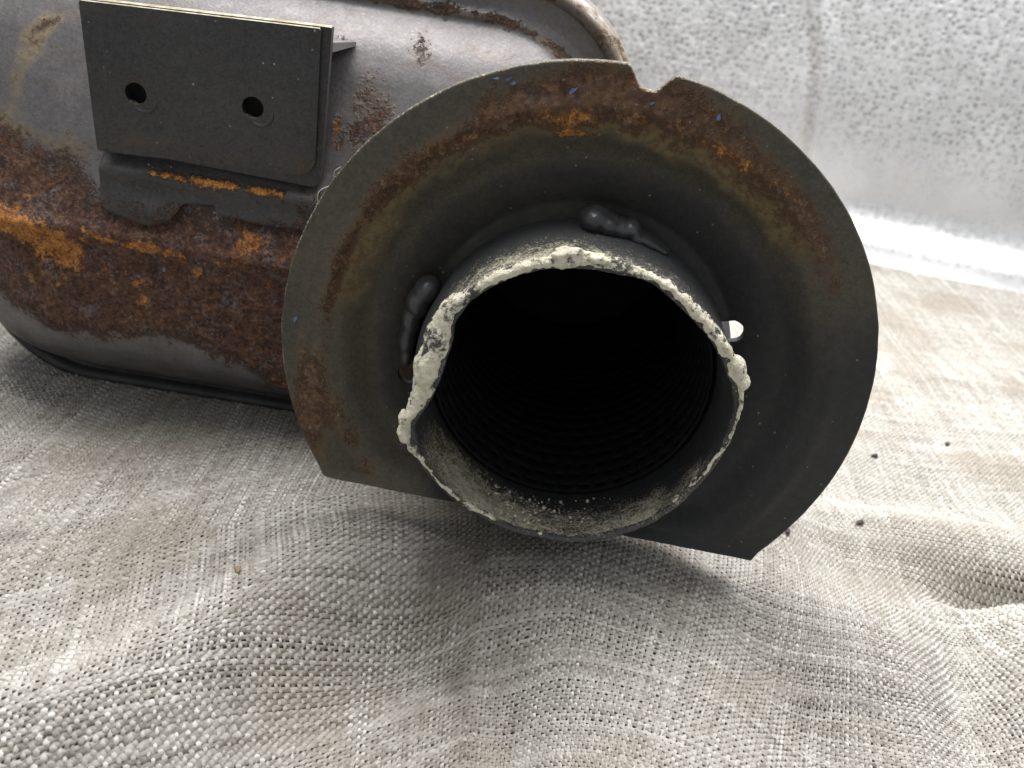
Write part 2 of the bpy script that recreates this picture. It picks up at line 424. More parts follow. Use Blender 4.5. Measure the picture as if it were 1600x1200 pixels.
def build_cloth():
    P = 0.0077
    u0, u1, v0, v1 = -2.0, 2.9, -1.10, 3.2
    nu = int((u1 - u0) / P); nv = int((v1 - v0) / P)
    def warp(u, v):
        th = 0.10
        bend = -0.36 * sstep(0.05, -0.45, u) + 0.36 * np.exp(-((u - 0.33) / 0.25) ** 2) - 0.05 * sstep(0.7, 1.0, u)
        x = u + bend * np.clip(v + 0.30, -0.5, 0.55) * 0.8
        y = v + 0.78 * (np.clip(u, -1.0, -0.10) + 0.10) - 0.28 * (np.clip(u, 0.05, 0.65) - 0.05) + 0.05 * sstep(0.8, 1.6, u)
        x = x + 0.014 * N2(u, v, 2.2, 1); y = y + 0.014 * N3(u, v, 2.2, 1)
        return x, y
    def keep(x, y):
        # what the photograph shows of the cloth, with a margin
        front = (y < 0.62) & (x > -0.86 - 0.50 * (y + 0.95)) & (x < 1.06 + 0.72 * (y + 0.5)) & ~((y > 0.52) & (x > -1.1) & (x < 0.0))
        right = (y >= 0.62) & (x > -0.05) & (x < 1.06 + 0.72 * (y + 0.5)) & (x > 0.0 + 0.30 * (y - 0.6))
        left = (y >= 0.62) & (y < 1.15) & (x < -1.30) & (x > -2.0)
        edge = y < 2.70 - 0.16 * (x - 1.4)
        return (front | right | left) & edge & (y > -0.88)
    Vs, Fs, tones = [], [], []
    off = 0
    for axis in (0, 1):
        n_t, n_c = (nu, nv) if axis == 0 else (nv, nu)
        K = 2 * n_c
        i = np.arange(n_t)[:, None] + 0.0
        k = np.arange(K)[None, :] / 2.0
        r = np.random.default_rng(21 + axis)
        wid = ((0.0030 if axis == 0 else 0.0038) + 0.00055 * r.standard_normal(n_t).clip(-1.3, 2.2))[:, None]
        lat = (0.0009 * r.standard_normal(n_t))[:, None]
        tone_t = ((0.62 if axis == 0 else 0.42) + 0.085 * r.standard_normal(n_t))[:, None] 
        # slubs
        a = i * P + lat; b = k * P
        slub = N3(a * 9 + axis * 31, b, 6.0 if axis == 0 else 6.0, 1)
        wid = wid * (1 + 0.22 * slub)
        ph = np.where((np.floor(np.arange(n_t))[:, None] + axis) % 2 == 0, 0.0, math.pi)
        zz = (0.0036 if axis == 0 else 0.0016) * np.cos(math.pi * (k - 0.5) + ph) 
        tone = tone_t + np.where(r.random(n_t) < (0.09 if axis == 0 else 0.02), 0.30, 0.0)[:, None] * sstep(0.1, 0.5, N2(a * 3.1, b, 3.5, 2)) + 0.15 * N1(a * 7.7 + axis * 11, b * 1.3, 9.0, 2) + 0.095 * np.repeat(r.standard_normal((n_t, n_c + 1)), 2, axis=1)[:, 1:K + 1] + 0.07 * r.standard_normal((n_t, K))
        cross = [(-1, -0.0013), (0, 0.0017), (1, -0.0013)]
        Vv = np.empty((n_t, K, 3, 3), np.float32); Tn = np.empty((n_t, K, 3), np.float32)
        for c, (sd, dz) in enumerate(cross):
            aa = a + sd * wid
            if axis == 0: u, v = u0 + aa, v0 + b + 0 * aa
            else: u, v = u0 + b + 0 * aa, v0 + aa
            x, y = warp(u, v)
            Vv[:, :, c, 0] = x; Vv[:, :, c, 1] = y
            if c == 1:
                h = cloth_h(x, y)
                e = 0.004
                nx = -(cloth_h(x + e, y) - h) / e; ny = -(cloth_h(x, y + e) - h) / e
                xm, ym = x, y
            Tn[:, :, c] = tone
        ln = np.sqrt(1 + nx * nx + ny * ny)
        for c, (sd, dz) in enumerate(cross):
            # slope-following offset, thread height along the cloth's normal
            hgt = zz + dz
            Vv[:, :, c, 2] = h - nx * (Vv[:, :, c, 0] - xm) - ny * (Vv[:, :, c, 1] - ym) + hgt / ln
            Vv[:, :, c, 0] += hgt * nx / ln; Vv[:, :, c, 1] += hgt * ny / ln
        m = keep(xm, ym)
        q = m[:, :-1] & m[:, 1:]
        I, Kk = np.nonzero(q)
        base = (I * K + Kk) * 3
        f1 = np.stack([base, base + 3, base + 4, base + 1], -1)
        f2 = np.stack([base + 1, base + 4, base + 5, base + 2], -1)
        F = np.concatenate([f1, f2])
        if axis == 1: F = F
        else: F = F[:, ::-1]
        used = np.unique(F)
        remap = np.full(n_t * K * 3, -1, np.int64); remap[used] = np.arange(len(used))
        Vs.append(Vv.reshape(-1, 3)[used]); Fs.append(remap[F] + off); tones.append(Tn.reshape(-1)[used])
        off += len(used)
    V = np.concatenate(Vs); F = np.concatenate(Fs); T = np.clip(np.concatenate(tones), 0, 1)
    # stains, and broad patches painting shade in the valley, under pipe and muffler
    def stain_shade_at(x, y):
        s = 0.0
        for (cx_, cy_, sx, sy, a, k) in [(-0.13, -0.26, 0.035, 0.055, 0.3, 0.75), (-0.10, -0.50, 0.035, 0.04, 0, 0.8), (-0.12, -0.30, 0.10, 0.26, 0.1, 0.38), (-0.16, -0.10, 0.13, 0.06, 0.5, 0.55), (0.0, -0.02, 0.2, 0.06, 0, 0.6),
                                         (0.74, 0.29, 0.014, 0.008, 0.6, 1.2), (0.92, 0.75, 0.014, 0.010, 0, 0.9), (1.03, 0.69, 0.018, 0.007, 0.4, 0.8), (0.56, 0.25, 0.02, 0.012, 0, 0.8),
                                         (0.9, 0.25, 0.06, 0.04, 0.4, 0.45), (0.52, 0.10, 0.07, 0.12, 0.3, 0.22), (1.12, 0.05, 0.05, 0.2, -0.2, 0.35), (-1.0, 0.32, 0.25, 0.10, 0, 0.40), (-0.95, 0.12, 0.12, 0.06, 0, 0.3),
                                         (0.9, 0.07, 0.03, 0.015, 0.3, 0.7), (0.78, -0.02, 0.02, 0.015, 0.3, 0.5), (0.2, -0.60, 0.03, 0.02, 0.3, 0.5)]:
            s = s + k * gau(x, y, cx_, cy_, sx, sy, a)
        return np.clip(s * (0.8 + 0.9 * N2(x, y, 14.0, 3)), 0, 1)
    # under-sheet
    gx = np.arange(-2.4, 3.2, 0.03); gy = np.arange(-1.3, 2.76, 0.03)
    GX, GY = np.meshgrid(gx, gy, indexing='ij')
    GYe = np.minimum(GY, 2.69 - 0.16 * (GX - 1.4))
    GZ = cloth_h(GX, GYe) - 0.0075
    Vb = np.stack([GX, GYe, GZ], -1).reshape(-1, 3); Fb = grid_faces(len(gx), len(gy)) + len(V)
    nthread = len(F)
    V = np.concatenate([V, Vb]); F = np.concatenate([F, Fb]); T = np.concatenate([T, np.full(len(Vb), 0.3)])
    me = mesh_np('burlap_cloth', V, F, M_cloth, {'tone': T, 'stain_shade': stain_shade_at(V[:, 0].astype(float), V[:, 1].astype(float))})
    me.materials.append(M_back)
    mi = np.zeros(len(F), np.int32); mi[nthread:] = 1
    if len(me.polygons) == len(F): me.polygons.foreach_set('material_index', mi)
    o = obj('burlap_cloth', me)
    tag(o, 'rumpled grey beige woven burlap cloth spread under the rusty exhaust', 'cloth')
    print('cloth faces', len(F))
    return o
build_cloth()

# ------------------------------------------------------------------ the exhaust
root = bpy.data.objects.new('exhaust_muffler', None)
COL.objects.link(root)
ORG = Vector((-0.68, 0.5, -0.445))
root.location = ORG
tag(root, 'rusty steel exhaust muffler with flanged open pipe lying on burlap cloth', 'exhaust muffler')
def put(name, me, parent=root):
    """mesh made in scene coordinates, hung under the muffler (all parts share its origin)"""
    me.transform(Matrix.Translation(-ORG))
    o = bpy.data.objects.new(name, me); COL.objects.link(o); o.parent = parent
    return o

CX, CZ, HA, HB, RC = -0.68, 0.085, 0.725, 0.53, 0.27
def rrect_sdf(x, z, cx_, cz_, a, b, r):
    qx = np.abs(x - cx_) - (a - r); qz = np.abs(z - cz_) - (b - r)
    return -(np.hypot(np.maximum(qx, 0), np.maximum(qz, 0)) + np.minimum(np.maximum(qx, qz), 0) - r)
ZP = np.array([-0.44, -0.40, -0.36, -0.31, -0.25, -0.18, -0.10, -0.03, 0.03, 0.10, 0.20, 0.30, 0.40, 0.46, 0.50, 0.53, 0.60])
HP = np.array([0.0, 0.055, 0.112, 0.155, 0.182, 0.200, 0.210, 0.211, 0.204, 0.185, 0.166, 0.142, 0.106, 0.076, 0.044, 0.006, 0.0])
zz_ = np.linspace(-0.6, 0.7, 600)
hh_ = np.interp(zz_, ZP, HP)
kern = np.hanning(31); kern /= kern.sum()
hh_ = np.convolve(np.pad(hh_, 15, mode='edge'), kern, mode='valid')
def cap_y(x, z):
    """front face of the muffler"""
    D = rrect_sdf(x, z, -0.685, 0.060, 0.712, 0.485, 0.30)
    endx = np.clip(np.minimum((x + 1.395) / 0.24, (0.03 - x) / 0.16), 0, 1)
    prof = np.interp(z, zz_, hh_) 
    e = np.sqrt(np.clip(1 - (1 - endx) ** 2, 0, 1))
    k = np.sqrt(np.clip(1 - (1 - np.clip(D / 0.15, 0, 1)) ** 2, 0, 1))
    low = sstep(-0.42, -0.36, z)
    h = prof * (np.minimum(e, k) * (1 - low) + low * np.minimum(e, 0.25 * e + 0.75 * k)) * sstep(0.0, 0.012, D)
    # pressed ridge along the middle
    h = h + 0.016 * np.exp(-((z - 0.005 - 0.01 * np.sin(x * 5)) / 0.022) ** 2) * e
    h = h - 0.008 * np.exp(-((z + 0.045) / 0.02) ** 2) * e
    # bead where the bulge starts, shallow gutter outside it
    bead = np.exp(-((D - 0.004) / 0.012) ** 2)
    h = h + 0.012 * bead * sstep(-0.30, -0.1, z)
    return 0.485 - h

def rrect_pts(n, cx_, cz_, a, b, r):
    """n points at even arc length round a rounded rectangle, counter-clockwise seen from the front"""
    arcs = [(cx_ + a - r, cz_ + b - r, 0), (cx_ - a + r, cz_ + b - r, 90), (cx_ - a + r, cz_ - b + r, 180), (cx_ + a - r, cz_ - b + r, 270)]
    pts = []
    for (ox, oz, t0) in arcs:
        for q in np.linspace(0, 90, 30):
            t = R_(t0 + q); pts.append((ox + r * math.cos(t), oz + r * math.sin(t)))
    pts.append(pts[0]); pts = np.array(pts)
    L = np.r_[0, np.cumsum(np.hypot(*np.diff(pts, axis=0).T))]
    s = np.linspace(0, L[-1], n, endpoint=False)
    return np.c_[np.interp(s, L, pts[:, 0]), np.interp(s, L, pts[:, 1])]

def blob(x, z, L):
    s = 0
    for (a, b, sx, sz, ang, k) in L: s = s + k * gau(x, z, a, b, sx, sz, ang)
    return s

def body_attrs(x, z):
    up = np.interp(x, [-1.45, -1.24, -1.16, -1.08, -1.03, -0.84, -0.63, -0.4, 0.1], [0.22, 0.20, 0.17, 0.15, 0.09, 0.10, 0.10, 0.12, 0.1])
    lo = np.interp(x, [-1.45, -1.287, -1.23, -1.147, -1.0, -0.864, -0.775, -0.62, 0.1], [-0.10, -0.15, -0.20, -0.245, -0.245, -0.205, -0.24, -0.33, -0.35])
    rust = sstep(0.06, -0.09, z - up) * sstep(-0.06, 0.07, z - lo) * 1.0
    rust = rust + blob(x, z, [(-0.475, 0.34, 0.045, 0.075, 0.3, 0.55), (-0.50, 0.29, 0.05, 0.05, 0, 0.42), (-0.40, 0.46, 0.03, 0.05, 0, 0.38), (-0.54, 0.22, 0.04, 0.06, 0, 0.3),
                              (-1.195, 0.33, 0.02, 0.06, -0.3, 0.30), (-1.15, 0.40, 0.03, 0.012, 0.5, 0.5), (-1.0, 0.2, 0.1, 0.06, 0, 0.3)])
    D = rrect_sdf(x, z, -0.685, 0.065, 0.70, 0.475, 0.30)
    line = np.exp(-(D / 0.014) ** 2) * sstep(0.2, 0.35, z)
    rust = rust + 0.52 * line * sstep(-1.0, -0.8, x)
    orange = blob(x, z, [(-1.22, 0.0, 0.09, 0.04, -0.2, 0.95), (-1.11, -0.03, 0.075, 0.055, 0, 0.62), (-1.32, 0.01, 0.07, 0.03, 0, 0.7), (-1.25, 0.08, 0.12, 0.05, 0, 0.36), (-0.98, 0.005, 0.10, 0.02, 0, 0.5), (-0.705, 0.035, 0.045, 0.035, 0.2, 0.8), (-0.86, -0.005, 0.14, 0.016, 0, 0.45),
                         (-0.93, -0.11, 0.04, 0.035, 0.5, 0.45), (-0.79, -0.05, 0.08, 0.04, -0.3, 0.42), (-0.66, -0.10, 0.05, 0.05, 0, 0.42), (-1.0, -0.10, 0.1, 0.06, 0, 0.3),
                         (-1.15, -0.13, 0.10, 0.05, 0, 0.34), (-0.70, 0.46, 0.02, 0.02, 0, 0.0), (-0.545, 0.285, 0.010, 0.035, 0, 0.75), (-0.475, 0.35, 0.03, 0.03, 0, 0.30), (-0.56, 0.455, 0.02, 0.014, 0.4, 0.75), (-0.62, -0.27, 0.06, 0.05, 0, 0.40)])
    tan = blob(x, z, [(-1.195, 0.33, 0.04, 0.09, -0.35, 0.75), (-1.15, 0.40, 0.06, 0.02, 0.5, 0.6), (-1.25, 0.20, 0.12, 0.05, 0, 0.62), (-1.08, 0.17, 0.1, 0.04, 0, 0.5), (-1.22, -0.23, 0.06, 0.06, 0, 0.55)])
    tan = tan + 0.65 * line + 0.5 * np.exp(-((rrect_sdf(x, z, CX, CZ, HA, HB, RC) - 0.035) / 0.02) ** 2) * sstep(0.1, 0.3, z)
    return {'rust': rust, 'orange': orange, 'tan': tan, 'soot_dark': 0.62 * sstep(-0.15, -0.32, z), 'dust_glint': 0.0 * x}  # shell gets darker toward the bottom

def outside_pipe(V, F):
    c = V[F].mean(1)
    return F[~((np.hypot(c[:, 0], c[:, 2] + 0.03) < 0.281) & (c[:, 1] < 1.0))]

def build_body():
    nth, nt = 420, 130
    B = rrect_pts(nth, CX, CZ, HA - 0.012, HB - 0.012, RC)
    t = np.linspace(0.0, 1, nt) ** 0.75
    x = CX + (B[:, 0:1] - CX) * t; z = CZ + (B[:, 1:2] - CZ) * t
    y = cap_y(x, z)
    V = np.stack([x, y, z], -1).reshape(-1, 3)
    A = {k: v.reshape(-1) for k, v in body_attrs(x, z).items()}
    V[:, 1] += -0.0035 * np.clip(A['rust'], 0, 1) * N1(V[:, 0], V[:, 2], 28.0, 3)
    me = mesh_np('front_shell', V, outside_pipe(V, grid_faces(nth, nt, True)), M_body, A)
    front = put('front_shell', me)
    # rolled seam rim: small double bead round the front
    path = rrect_pts(420, CX, CZ, HA, HB, RC)
    tang = np.roll(path, -1, 0) - np.roll(path, 1, 0); tang /= np.linalg.norm(tang, axis=1)[:, None]
    nor = np.c_[tang[:, 1], -tang[:, 0]]
    sec = []
    for (o, yy, r) in ((-0.006, 0.470, 0.013), (0.010, 0.494, 0.012), (0.014, 0.522, 0.012)):
        pass
    secpts = [(-0.022, 0.492), (-0.016, 0.472), (-0.004, 0.462), (0.008, 0.468), (0.012, 0.478), (0.010, 0.486), (0.016, 0.492), (0.022, 0.500), (0.020, 0.510), (0.016, 0.516), (0.022, 0.524), (0.024, 0.534), (0.014, 0.546), (-0.006, 0.550)]
    V = []
    for (o, yy) in secpts:
        V.append(np.c_[path[:, 0] + nor[:, 0] * o, np.full(len(path), yy), path[:, 1] + nor[:, 1] * o])
    V = np.stack(V, 1).reshape(-1, 3)
    xx, zz = V[:, 0], V[:, 2]
    corner = sstep(0.3, 0.5, zz)
    A = {'rust': 0.30 * corner + 0.25 * N1(xx, zz, 5) * corner, 'tan': 0.55 * corner, 'orange': 0.25 * corner * sstep(-0.2, 0.05, xx), 'soot_dark': 0.85 * sstep(0.0, -0.3, zz), 'dust_glint': 0 * xx}  # rim gets darker toward the bottom
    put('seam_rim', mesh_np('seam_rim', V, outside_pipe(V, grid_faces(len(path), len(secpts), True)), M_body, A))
    # can wall running back from the rim, closed at the back
    rings = [(0.0, 0.545)] + [(0.0, q_) for q_ in np.arange(0.57, 1.03, 0.02)] + [(0.0, 1.15), (-0.02, 1.27), (-0.07, 1.34), (-0.16, 1.37), (-0.30, 1.38), (-0.5, 1.38)]
    V = []
    for (ins, yy) in rings:
        k = 1 + ins / 0.53
        V.append(np.c_[CX + (path[:, 0] - CX) * k, np.full(len(path), yy), CZ + (path[:, 1] - CZ) * k])
    V = np.stack(V, 1).reshape(-1, 3)
    V[:, 2] = np.maximum(V[:, 2], -0.445)
    A = {'rust': 0.35 + 0 * V[:, 0], 'tan': 0.3 + 0 * V[:, 0], 'orange': 0 * V[:, 0], 'soot_dark': 0 * V[:, 0], 'dust_glint': 0 * V[:, 0]}
    put('can_wall', mesh_np('can_wall', V, outside_pipe(V, grid_faces(len(path), len(rings), True)), M_body, A))
    # neck from the shell to the pipe flange
    nth, nk = 96, 24
    th = np.linspace(0, 2 * math.pi, nth, endpoint=False)
    V = []
    for q in np.linspace(0, 1, nk):
        s = q * q * (3 - 2 * q)
        ccx = 0.0 * (1 - s) - 0.15 * s; ccz = -0.03 * (1 - s) + 0.04 * s
        a = 0.297 * (1 - s) + 0.45 * s; a = a + 0.020 * math.exp(-((q - 0.16) / 0.10) ** 2); b = 0.297 * (1 - s) + 0.37 * s
        yy = 0.100 + q * 0.365
        V.append(np.c_[ccx + a * np.cos(th), np.full(nth, yy), ccz + b * np.sin(th)])
    V = np.stack(V, 1).reshape(-1, 3)
    A = {'rust': 0.42 * sstep(0.05, -0.2, V[:, 2]) + 0.15, 'tan': 0.2 + 0 * V[:, 0], 'orange': 0.1 + 0 * V[:, 0], 'soot_dark': 1.1 * sstep(0.38, 0.18, V[:, 1]), 'dust_glint': 0 * V[:, 0]}
    put('neck', mesh_np('neck', V, outside_pipe(V, grid_faces(nth, nk, True)), M_body, A))
build_body()

# ------------------------------------------------------------------ bracket
def plate_bm(outer, holes, thick):
    """flat plate in local (u, v), front at w=0, back at w=-thick"""
    bm = bmesh.new()
    edges = []
    for loop in [outer] + holes:
        vs = [bm.verts.new((p[0], p[1], 0)) for p in loop]
        for a, b in zip(vs, vs[1:] + vs[:1]): edges.append(bm.edges.new((a, b)))
    bmesh.ops.triangle_fill(bm, use_beauty=True, use_dissolve=False, edges=edges)
    bmesh.ops.recalc_face_normals(bm, faces=bm.faces)
    if bm.faces and sum(f.normal.z for f in bm.faces) < 0:
        bmesh.ops.reverse_faces(bm, faces=bm.faces)
    r = bmesh.ops.extrude_face_region(bm, geom=bm.faces[:])
    up = [e for e in r['geom'] if isinstance(e, bmesh.types.BMVert)]
    # extruded copy becomes the front, original stays as the back
    bmesh.ops.translate(bm, verts=[v for v in bm.verts if v not in set(up)], vec=(0, 0, -thick))
    bmesh.ops.recalc_face_normals(bm, faces=bm.faces)
    return bm

def circle(cx_, cy_, r, n=40, sq=1.0, ang=0.0):
    out = []
    for i in range(n):
        t = 2 * math.pi * i / n
        a, b = r * math.cos(t), r * sq * math.sin(t)
        out.append((cx_ + a * math.cos(ang) - b * math.sin(ang), cy_ + a * math.sin(ang) + b * math.cos(ang)))
    return out

def keyhole(c1, r1, c2, r2, n=64):
    mx, mz = (c1[0] + c2[0]) / 2, (c1[1] + c2[1]) / 2
    out = []
    for i in range(n):
        t = 2 * math.pi * i / n; dx, dz = math.cos(t), math.sin(t); best = 0
        for (cc, rr) in ((c1, r1), (c2, r2)):
            ox, oz = cc[0] - mx, cc[1] - mz; a = ox * dx + oz * dz; d = a * a - (ox * ox + oz * oz - rr * rr)
            if d > 0: best = max(best, a + math.sqrt(d))
        out.append((mx + best * dx, mz + best * dz))
    return out

def round_corners(pts, rad, n=8):
    out = []
    m = len(pts)
    for i, p in enumerate(pts):
        r = rad[i]
        if r <= 0: out.append(p); continue
        a = Vector(pts[i - 1]) - Vector(p); b = Vector(pts[(i + 1) % m]) - Vector(p)
        a.normalize(); b.normalize()
        ang = a.angle(b); d = r / math.tan(ang / 2)
        p1 = Vector(p) + a * d; p2 = Vector(p) + b * d
        c = Vector(p) + (a + b).normalized() * (r / math.sin(ang / 2))
        for k in range(n + 1):
            q = p1.lerp(p2, k / n); q = c + (q - c).normalized() * r
            out.append((q.x, q.y))
    return out

TB = R_(6)
BU = Vector((1, 0, 0)); BV = Vector((0, -math.sin(TB), math.cos(TB))); BN = Vector((0, -math.cos(TB), -math.sin(TB)))
BO = Vector((0, 0.275, 0.30))
MB = Matrix(((BU.x, BV.x, BN.x, BO.x), (BU.y, BV.y, BN.y, BO.y), (BU.z, BV.z, BN.z, BO.z), (0, 0, 0, 1)))
def plate_attrs(me, fn):
    co = np.empty(len(me.vertices) * 3, np.float32); me.vertices.foreach_get('co', co); co = co.reshape(-1, 3)
    for k, v in fn(co.astype(float)).items():
        a = me.attributes.new(k, 'FLOAT', 'POINT'); a.data.foreach_set('value', np.asarray(v, np.float32))

def build_bracket():
    holder = None
    hs = [(-0.931, 0.012), (-0.698, 0.023)]
    out = round_corners([(-1.019, -0.119), (-0.572, -0.098), (-0.569, 0.193), (-1.029, 0.172)], [0.008, 0.040, 0.005, 0.005])
    def dense(pts, step=0.02):
        r = []
        for a, b in zip(pts, pts[1:] + pts[:1]):
            d = math.hypot(b[0] - a[0], b[1] - a[1]); k = max(1, int(d / step))
            for q in range(k): r.append((a[0] + (b[0] - a[0]) * q / k, a[1] + (b[1] - a[1]) * q / k))
        return r
    bm = plate_bm(dense(out), [circle(h_[0], h_[1], 0.0215, 36) for h_ in hs], 0.009)
    bmesh.ops.subdivide_edges(bm, edges=[e for e in bm.edges if e.calc_length() > 0.06 and abs((e.verts[0].co - e.verts[1].co).z) < 1e-6], cuts=2)
    bmesh.ops.transform(bm, matrix=MB, verts=bm.verts)
    bm.normal_update()
    me = bm_mesh('bracket', bm, M_bracket, True, 30)
    me.materials.append(M_edge)
    for p in me.polygons:
        if p.normal.z > 0.8: p.material_index = 1  # upward faces take the paler steel
    plate_attrs(me, lambda c: {'rust': 0.30 * sstep(0.23, 0.18, c[:, 2]) + 0 * c[:, 0], 'tan': 0.34 * (c[:, 2] < 0.24) + 0.40 * gau(c[:, 0], c[:, 2], -0.99, 0.46, 0.07, 0.04) + 0.35 * gau(c[:, 0], c[:, 2], -0.60, 0.23, 0.04, 0.05) + 0.35 * gau(c[:, 0], c[:, 2], -0.95, 0.24, 0.08, 0.02), 'orange': 0 * c[:, 0], 'soot_dark': 0 * c[:, 0], 'dust_glint': 0 * c[:, 0]})
    b = put('bracket', me)
    bv = b.modifiers.new('bevel', 'BEVEL'); bv.width = 0.0035; bv.segments = 2; bv.limit_method = 'ANGLE'; bv.angle_limit = R_(50)
    # second plate just behind it
    out2 = round_corners([(-1.010, -0.112), (-0.562, -0.125), (-0.550, 0.196), (-1.022, 0.174)], [0.01, 0.02, 0.004, 0.004])
    bm = plate_bm(dense(out2), [circle(hs[0][0] - 0.001, hs[0][1] - 0.005, 0.0235, 36), circle(hs[1][0] - 0.001, hs[1][1] - 0.005, 0.0235, 36)], 0.018)
    bmesh.ops.translate(bm, verts=bm.verts, vec=(0, 0, -0.0098))
    bmesh.ops.transform(bm, matrix=MB, verts=bm.verts)
    bm.normal_update()
    me = bm_mesh('backing_plate', bm, M_bracket, True, 30)
    me.materials.append(M_edge)
    for p in me.polygons:
        if p.normal.z > 0.8: p.material_index = 1  # paler steel on upward faces here too
    put('backing_plate', me, b)
    # crescent-shaped raised burr beside each hole
    for h_ in hs:
        bm = bmesh.new(); rows = []
        for i in range(25):
            t = R_(-165 + 205 * i / 24); f_ = math.sin(math.pi * i / 24) ** 0.6
            row = []
            for k in range(6):
                p = math.pi * k / 5
                rr = 0.0255 + 0.0042 * f_ * math.cos(p)
                row.append(bm.verts.new((h_[0] + 0.014 + rr * math.cos(t), h_[1] - 0.009 + rr * math.sin(t), 0.0030 * f_ * math.sin(p) - 0.0006)))
            rows.append(row)
        for i in range(24):
            for k in range(5): bm.faces.new((rows[i][k], rows[i][k + 1], rows[i + 1][k + 1], rows[i + 1][k]))
        bmesh.ops.transform(bm, matrix=MB, verts=bm.verts)
        bmesh.ops.recalc_face_normals(bm, faces=bm.faces)
        put('hole_burr', bm_mesh('hole_burr', bm, M_bracket, True, None), b)
    # foot lying on the shell below the plates
    xs = np.linspace(-1.017, -0.566, 110); n = 26
    zb = np.interp(xs, [-1.017, -1.005, -0.964, -0.93, -0.896, -0.866, -0.850, -0.842, -0.776, -0.768, -0.66, -0.566], [0.085, 0.062, 0.053, 0.046, 0.046, 0.060, 0.085, 0.100, 0.106, 0.088, 0.082, 0.086])
    q = np.linspace(0, 1, n)
    X = np.repeat(xs[:, None], n, 1); Z = zb[:, None] + (0.230 - zb[:, None]) * q
    Y = cap_y(X, Z) - 0.011 - 0.010 * np.exp(-((Z - 0.145) / 0.02) ** 2) - 0.014 * gau(X, Z, -0.92, 0.075, 0.07, 0.022)
    plane_y = 0.275 - math.tan(TB) * (Z - 0.30) + 0.036
    kk = sstep(0.14, 0.22, Z)
    Y = Y * (1 - kk) + np.maximum(plane_y, 0 * Y) * kk
    V = np.stack([X, Y, Z], -1).reshape(-1, 3)
    xf, zf = V[:, 0], V[:, 2]
    A = {'rust': 0.34 * sstep(0.11, 0.085, zf) + 0.30 * sstep(-0.75, -0.6, xf) + 0.0 * xf, 'orange': 0.85 * np.exp(-((zf - 0.152) / 0.012) ** 2) * sstep(-0.97, -0.90, xf) * sstep(-0.60, -0.65, xf), 'tan': 0.35 * np.exp(-((zf - 0.155) / 0.03) ** 2), 'soot_dark': 0 * xf, 'dust_glint': 0 * xf}
    me = mesh_np('foot_plate', V, grid_faces(len(xs), n), M_bracket, A)
    f = put('foot_plate', me, b)
    so = f.modifiers.new('thickness', 'SOLIDIFY'); so.thickness = 0.012; so.offset = -1
    # small tab from the top right corner back to the shell
    bm = bmesh.new()
    pts = [(-0.60, 0.290, 0.462), (-0.552, 0.290, 0.466), (-0.532, 0.408, 0.458), (-0.60, 0.400, 0.458)]
    lo = [bm.verts.new((p[0], p[1], p[2] - q_)) for p, q_ in zip(pts, (0.018, 0.018, 0.008, 0.008))]; hi = [bm.verts.new(p) for p in pts]
    bm.faces.new(hi); bm.faces.new(lo[::-1])
    for i in range(4): bm.faces.new((lo[i], lo[(i + 1) % 4], hi[(i + 1) % 4], hi[i]))
    bmesh.ops.recalc_face_normals(bm, faces=bm.faces)
    put('tab', bm_mesh('tab', bm, M_body), b)
    # inner wall behind the plates, closing the bracket against the shell
    bm = bmesh.new()
    pts = [(-0.99, 0.296, 0.45), (-0.60, 0.296, 0.45), (-0.60, 0.43, 0.45), (-0.99, 0.43, 0.45)]
    lo = [bm.verts.new((p[0], p[1] + 0.022, 0.20)) for p in pts[:2]] + [bm.verts.new((p[0], p[1], 0.20)) for p in pts[2:]]
    hi = [bm.verts.new(p) for p in pts]
    bm.faces.new(hi); bm.faces.new(lo[::-1])
    for i in range(4):
        bm.faces.new((lo[i], lo[(i + 1) % 4], hi[(i + 1) % 4], hi[i]))
    bmesh.ops.recalc_face_normals(bm, faces=bm.faces)
    put('stand_off', bm_mesh('stand_off', bm, M_dark), b)  # black front behind the bracket holes, their shade put into its colour
build_bracket()

